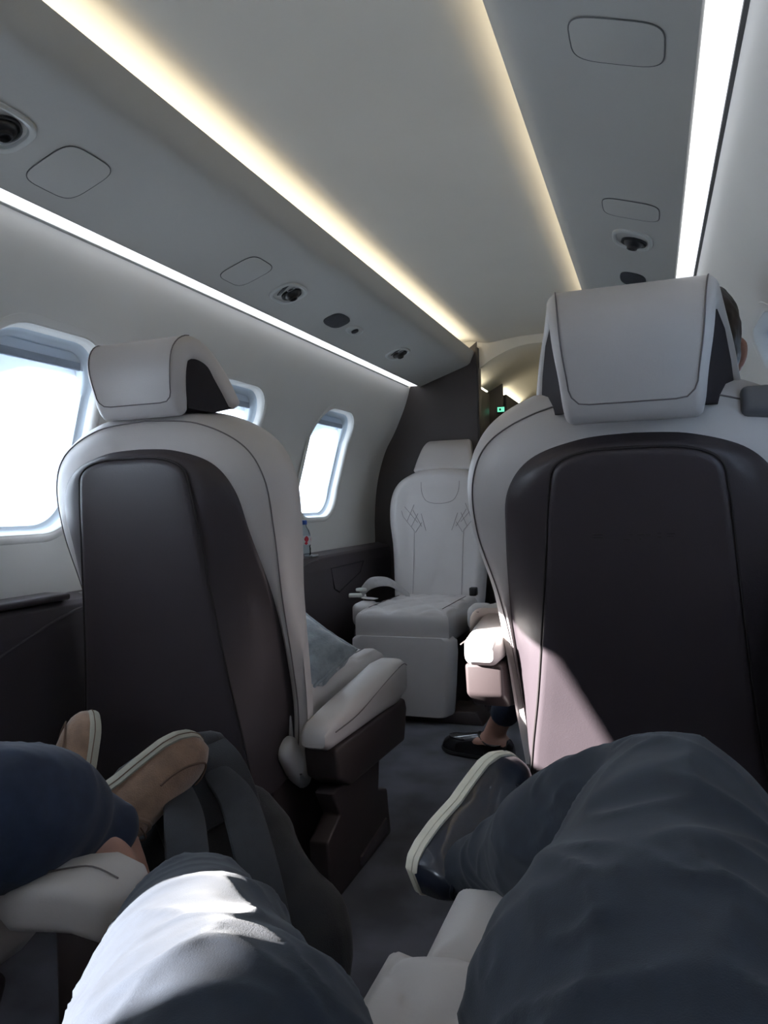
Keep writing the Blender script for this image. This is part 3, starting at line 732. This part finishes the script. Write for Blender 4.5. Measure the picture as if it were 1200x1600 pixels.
# passenger in the right-hand seat ahead: mostly hidden by the backrest
pr = thing('person', 'passenger hidden behind the right seat, only an ear and a black loafer foot showing', 'person', (.46, 1.62, .45))
hd = V((.566, 1.42, 1.075))
def head(c):
    R = []; mb = MB()
    prof = [(-.125, .035, .045, .005), (-.115, .050, .062, .008), (-.085, .060, .078, .008), (-.05, .068, .088, .004), (-.01, .074, .094, 0), (.03, .077, .097, -.003), (.065, .072, .090, -.006), (.095, .055, .070, -.008), (.112, .030, .040, -.008), (.118, .008, .010, -.008)]
    for z, a, b, dy in prof:
        R.append([c+V((a*math.cos(q*pi/14), b*math.sin(q*pi/14)+dy, z)) for q in range(28)])
    mb.rings(R)
    mb.tube([c+V((0, .092, .01)), c+V((0, .108, -.015)), c+V((0, .118, -.038)), c+V((0, .098, -.046))], [.008, .010, .014, .008], 12, (1, 0, 0), 3)     # nose
    mb.tube([c+V((-.024, .082, -.070)), c+V((0, .090, -.070)), c+V((.024, .082, -.070))], [.004, .008, .004], 10, (0, 0, 1), 3)                        # lips
    for s_ in (-1, 1):
        mb.tube([c+V((s_*.074, -.004, .022)), c+V((s_*.086, -.016, .014)), c+V((s_*.084, -.012, -.014)), c+V((s_*.074, .002, -.034))], [(.006, .012), (.006, .018), (.006, .015), (.005, .009)], 12, (0, 1, 0), 4)
        mb.tube([c+V((s_*.030, .078, .018)), c+V((s_*.030, .090, .018))], [.012, .011], 10, (0, 0, 1))
    return mb
mb = head(hd)
sh = V((.505, 1.50, .90))
mb.tube([hd+V((-.01, .0, -.10)), V((.52, 1.47, .94)), sh], [.052, .052, .07], 20, (0, 1, 0), 3)
mb.tube([V((.475, 1.68, .50)), V((.48, 1.64, .62)), V((.49, 1.58, .76)), V((.50, 1.53, .86)), V((.505, 1.51, .92))], [(.17, .11), (.15, .10), (.16, .11), (.18, .10), (.13, .06)], 30, (0, 1, 0), 4)
hands = []
for s_ in (-1, 1):
    el = V((.49+s_*.23, 1.66, .66)); wr = V((.47+s_*.15, 1.86, .585))
    mb.tube([sh+V((s_*.155, .01, -.01)), sh+V((s_*.19, .06, -.12)), el], [.05, .044, .038], 18, (0, 1, 0), 4)
    mb.tube([el, el.lerp(wr, .5), wr], [.038, .034, .025], 18, (0, 0, 1), 4)
    pm = wr+V((-s_*.02, .075, -.006)); mb.tube([wr, wr.lerp(pm, .5), pm], [(.026, .018), (.036, .016), (.038, .014)], 16, (0, 0, 1), 3)
    for q in range(4):
        o0 = pm+V(((q-1.5)*.019, 0, 0)); l_ = [.058, .068, .072, .062][q if s_ < 0 else 3-q]
        mb.tube([o0-V((0, .015, 0)), o0+V((0, l_*.4, .004)), o0+V((0, l_*.75, -.010)), o0+V((0, l_*.9, -.026))], [.0085, .0085, .0078, .007], 10, (0, 0, 1), 3)
    mb.tube([wr+V((-s_*.030, .03, 0)), wr+V((-s_*.055, .055, .0)), wr+V((-s_*.062, .085, -.006))], [.011, .010, .008], 10, (0, 0, 1), 3)
# legs
hipr, hipl = V((.57, 1.70, .50)), V((.38, 1.70, .50))
knr, knl = V((.56, 2.12, .50)), V((.235, 2.08, .50))
anl = V((.012, 2.35, .105)); anr = V((.50, 2.38, .09))
mb.tube([hipr, hipr.lerp(knr, .5), knr, knr.lerp(anr, .4), anr, anr+V((0, 0, -.05))], [.085, .078, .058, .052, .036, .035], 22, (0, 1, 1), 4)
mb.tube([hipl, hipl.lerp(knl, .5), knl, knl.lerp(anl, .4), knl.lerp(anl, .85), anl, anl+V((-.02, .006, -.05))], [.085, .078, .058, .050, .036, .034, .036], 22, (0, 1, 1), 4)
fd = V((-.93, .30, 0)).normalized()
mb.tube([anl+V((.02, -.006, -.055)), anl+fd*.05+V((0, 0, -.055)), anl+fd*.13+V((0, 0, -.075))], [(.03, .03), (.036, .03), (.036, .018)], 18, (0, 0, 1), 3)
soft(mb, 'body', 'skin', pr, .007, 3)
mb = MB()
R = []
for z, a, b, dy in [(-.06, .070, .075, -.028), (-.03, .076, .086, -.024), (.01, .082, .098, -.020), (.045, .083, .103, -.016), (.08, .077, .096, -.012), (.108, .057, .074, -.012), (.124, .028, .036, -.012), (.128, .006, .008, -.012)]:
    R.append([hd+V((a*math.cos(q*pi/14), b*math.sin(q*pi/14)*(1 if math.sin(q*pi/14) < 0 or z > .055 else .25)+dy, z)) for q in range(28)])
mb.rings(R); soft(mb, 'hair', 'hair', pr, .006, 2, lambda p, n_: .003*noise.noise(p*60))
mb = MB()
mb.tube([V((.475, 1.68, .48)), V((.48, 1.64, .62)), V((.49, 1.58, .76)), V((.50, 1.53, .86)), V((.505, 1.51, .925))], [(.182, .125), (.165, .115), (.175, .122), (.192, .112), (.11, .07)], 30, (0, 1, 0), 4)
for s_ in (-1, 1):
    el = V((.49+s_*.23, 1.66, .66)); wr = V((.47+s_*.15, 1.86, .585))
    mb.tube([sh+V((s_*.155, .01, -.01)), sh+V((s_*.19, .06, -.12)), el], [.06, .054, .048], 18, (0, 1, 0), 4)
    mb.tube([el, el.lerp(wr, .5), el.lerp(wr, .95)], [.048, .044, .034], 18, (0, 0, 1), 4, cap='flat')
soft(mb, 'jumper', 'jumper', pr, .008, 3, cloth(.003, (8, 8, 10)))
mb = MB()
mb.tube([hipr, hipr.lerp(knr, .5), knr, knr.lerp(anr, .4), knr.lerp(anr, .93)], [.098, .09, .072, .064, .052], 26, (0, 1, 1), 4, cap='flat')
mb.tube([hipl, hipl.lerp(knl, .5), knl, knl.lerp(anl, .4), knl.lerp(anl, .88)], [.098, .09, .072, .060, .045], 26, (0, 1, 1), 4, cap='flat')
mb.tube([(.36, 1.69, .51), (.60, 1.69, .51)], [.12, .12], 26, (0, 0, 1))
soft(mb, 'trousers', 'navy', pr, .007, 3, cloth(.003, (8, 8, 8)))
def flat_frame(d):
    x = V(d).normalized(); z = V((0, 0, 1)); return Matrix((x, z.cross(x), z)).transposed()
shoe('black leather moccasin flat on the aisle floor under the right seat', V((.065, 2.335, .001)), flat_frame(fd), .262, 'loafer', 'black', .012, None, False, True, 'black')
shoe('black leather moccasin hidden behind the right seat pedestal', V((.50, 2.32, .001)), flat_frame((0, 1, 0)), .262, 'loafer', 'black', .012, None, False, True, 'black')

# ------------------------------------------------------------------ backpack
bc = at(372, 1405, 1.13)
a_ = (at(505, 1520, 1.04)-at(325, 1215, 1.22)).normalized()
n_ = V((.42, -.38, .82)); n_ = (n_-a_*n_.dot(a_)).normalized(); w_ = a_.cross(n_)
Mg = Matrix((a_, w_, n_)).transposed().to_4x4(); m4 = Matrix.Translation(bc) @ Mg
bp = D.objects.new('backpack', None); COL.objects.link(bp); bp.matrix_world = m4; MW[bp.name] = m4.copy(); bp.empty_display_size = .05
tag(bp, 'black canvas backpack with wide straps leaning on the floor beside the aisle', 'backpack')
mb = MB(); R = []
for i in range(17):
    q = i/16; x = -.205+.41*q; k = (1-abs(2*q-1)**5)**.5 if 0 < i < 16 else .12
    hw = .135*(.90+.10*q)*max(.35, k); hd_ = .080*(.75+.35*q)*max(.30, k)
    R.append([V((x, p, r_-.01)) for p, r_ in rrect(hw, hd_, min(hw, hd_)*.75, 6)])
mb.rings(R); o = mb.build('body', 'bag', bp, sub=1)
evaluated(o)
for v in o.data.vertices: v.co += v.normal*(.010*noise.noise(v.co*11)+.004*noise.noise(v.co*30))
for p in o.data.polygons: p.use_smooth = True
# rolled top flap and handle
MB().tube([V((-.235, -.075, .035)), V((-.245, 0, .045)), V((-.235, .075, .035))], [(.030, .026)]*3, 22, (0, 0, 1), 6).build('top_roll', 'bag', bp)
mb = MB(); R = []
for i in range(9):
    q = i/8; x = -.225+.13*q; z = .065+.022*math.sin(pi*q)-.004*q
    R.append([V((x, p, z+r_)) for p, r_ in rrect(.088-.006*q, .004, .003, 3)])
mb.rings(R).build('top_flap', 'bag', bp)
MB().tube([V((-.19, -.03, .085)), V((-.215, -.02, .105)), V((-.225, .02, .105)), V((-.20, .035, .085))], [(.010, .003)]*4, 10, (0, 0, 1), 6).build('grab_handle', 'strap', bp)
for pth in ([(-.17, .030, .082), (-.10, .060, .125), (.0, .105, .152), (.10, .130, .135), (.17, .130, .070), (.195, .118, .0)],
            [(-.17, -.035, .082), (-.10, -.030, .110), (-.02, -.005, .130), (.07, .022, .126), (.15, .045, .095), (.19, .060, .04), (.20, .065, .0)]):
    n0 = len(pth); MB().tube([V(p) for p in pth], [(.022, .006), (.029, .007)]+[(.030, .007)]*(n0-4)+[(.022, .005), (.014, .003)], 14, (0, 0, 1), 8, power=3.2).build('shoulder_strap', 'strap', bp)

# ------------------------------------------------------------------ small things
# cushion on the left seat
cm = Matrix.Translation(V((-.325, 1.60, .462))) @ Euler((math.radians(38), math.radians(16), math.radians(-32))).to_matrix().to_4x4()
cu = D.objects.new('throw_cushion', None); COL.objects.link(cu); cu.matrix_world = cm; MW[cu.name] = cm.copy(); cu.empty_display_size = .05
tag(cu, 'grey blue velvet cushion leaning inside the left foreground seat', 'cushion')
def pillow_v(u, v, h):
    e = (1-u**4)*(1-v**4); k = 1-.09*(1-abs(u*v))*(u*u+v*v)*.5
    return V((u*.125*k, v*.11*k, h*.048*max(0, e)**.55+.006*noise.noise(V((u*4, v*4, h)))))
vs = []; fs = []; n = 28
for h in (1, -1):
    b = len(vs)
    for j in range(n+1):
        for i in range(n+1): vs.append(pillow_v(2*i/n-1, 2*j/n-1, h))
    for j in range(n):
        for i in range(n): q = b+j*(n+1)+i; fs.append([q, q+1, q+n+2, q+n+1])
MB().add(vs, fs).build('cover', 'cushion', cu, ang=80)
edge = [pillow_v(2*i/n-1, -1, 0) for i in range(n)]+[pillow_v(1, 2*i/n-1, 0) for i in range(n)]+[pillow_v(1-2*i/n, 1, 0) for i in range(n)]+[pillow_v(-1, 1-2*i/n, 0) for i in range(n)]
MB().loop(edge, .004, 8).build('piped_edge', 'cushion', cu)
# water bottle
bo = thing('water_bottle', 'small clear water bottle with blue cap on the far left ledge', 'bottle', (-.783, 2.60, .6395))
MB().lathe([(.004, .001), (.024, .0), (.027, .006), (.027, .030), (.025, .036), (.027, .042), (.027, .078), (.022, .098), (.013, .114), (.0115, .122)], 28).build('body', 'pet', bo)
MB().lathe([(.0145, .122), (.0148, .124), (.0148, .137), (.013, .139), (.002, .1395)], 28).build('cap', 'cap', bo)
lb = MB().lathe([(.0276, .044), (.0278, .0445), (.0278, .0765), (.0272, .077)], 28).build('label', 'white', bo)
mb = MB()
for a0, z0_, w0, h0 in ((-40, .066, .5, .012), (-44, .050, .34, .006), (20, .064, .3, .010)):
    R = []
    for i in range(9):
        a = math.radians(a0)+w0*(i/8-.5)*1.3; hh = h0*(math.sin(pi*(i+.6)/9.2))
        R.append([V((.0286*math.cos(a), .0286*math.sin(a), z0_-hh)), V((.0286*math.cos(a), .0286*math.sin(a), z0_+hh)), V((.0279*math.cos(a), .0279*math.sin(a), z0_))])
    mb.rings(R)
mb.build('red_mark', 'red', lb)
# lap belt lying on the far seat
bt = thing('lap_belt', 'pale lap belt with grey buckle heaped on the window side of the far seat', 'seat belt', (-.58, 2.88, .44))
MB().tube([(-.50, 3.04, .43), (-.525, 2.99, .47), (-.56, 2.93, .505), (-.61, 2.88, .505), (-.64, 2.84, .47), (-.63, 2.82, .445)], [(.023, .0022)]*6, 10, (1, .2, .3), 8, power=3).build('webbing', 'belt', bt, world=True)
MB().tube([(-.67, 2.90, .455), (-.64, 2.84, .450), (-.60, 2.80, .452), (-.56, 2.79, .450)], [(.020, .0022)]*4, 10, (0, 0, 1), 6, power=3).build('webbing', 'belt', bt, world=True)
MB().box((-.655, 2.80, .462), (.055, .035, .016), .006, Matrix.Rotation(.4, 4, 'Z')).build('buckle', 'bezel', bt, world=True)
MB().box((-.64, 2.83, .482), (.040, .030, .014), .005, Matrix.Rotation(-.3, 4, 'Z')).build('tongue', 'bezel', bt, world=True)
MB().box((-.205, 2.99, .462), (.03, .04, .035), .006).build('receiver', 'black', bt, world=True)
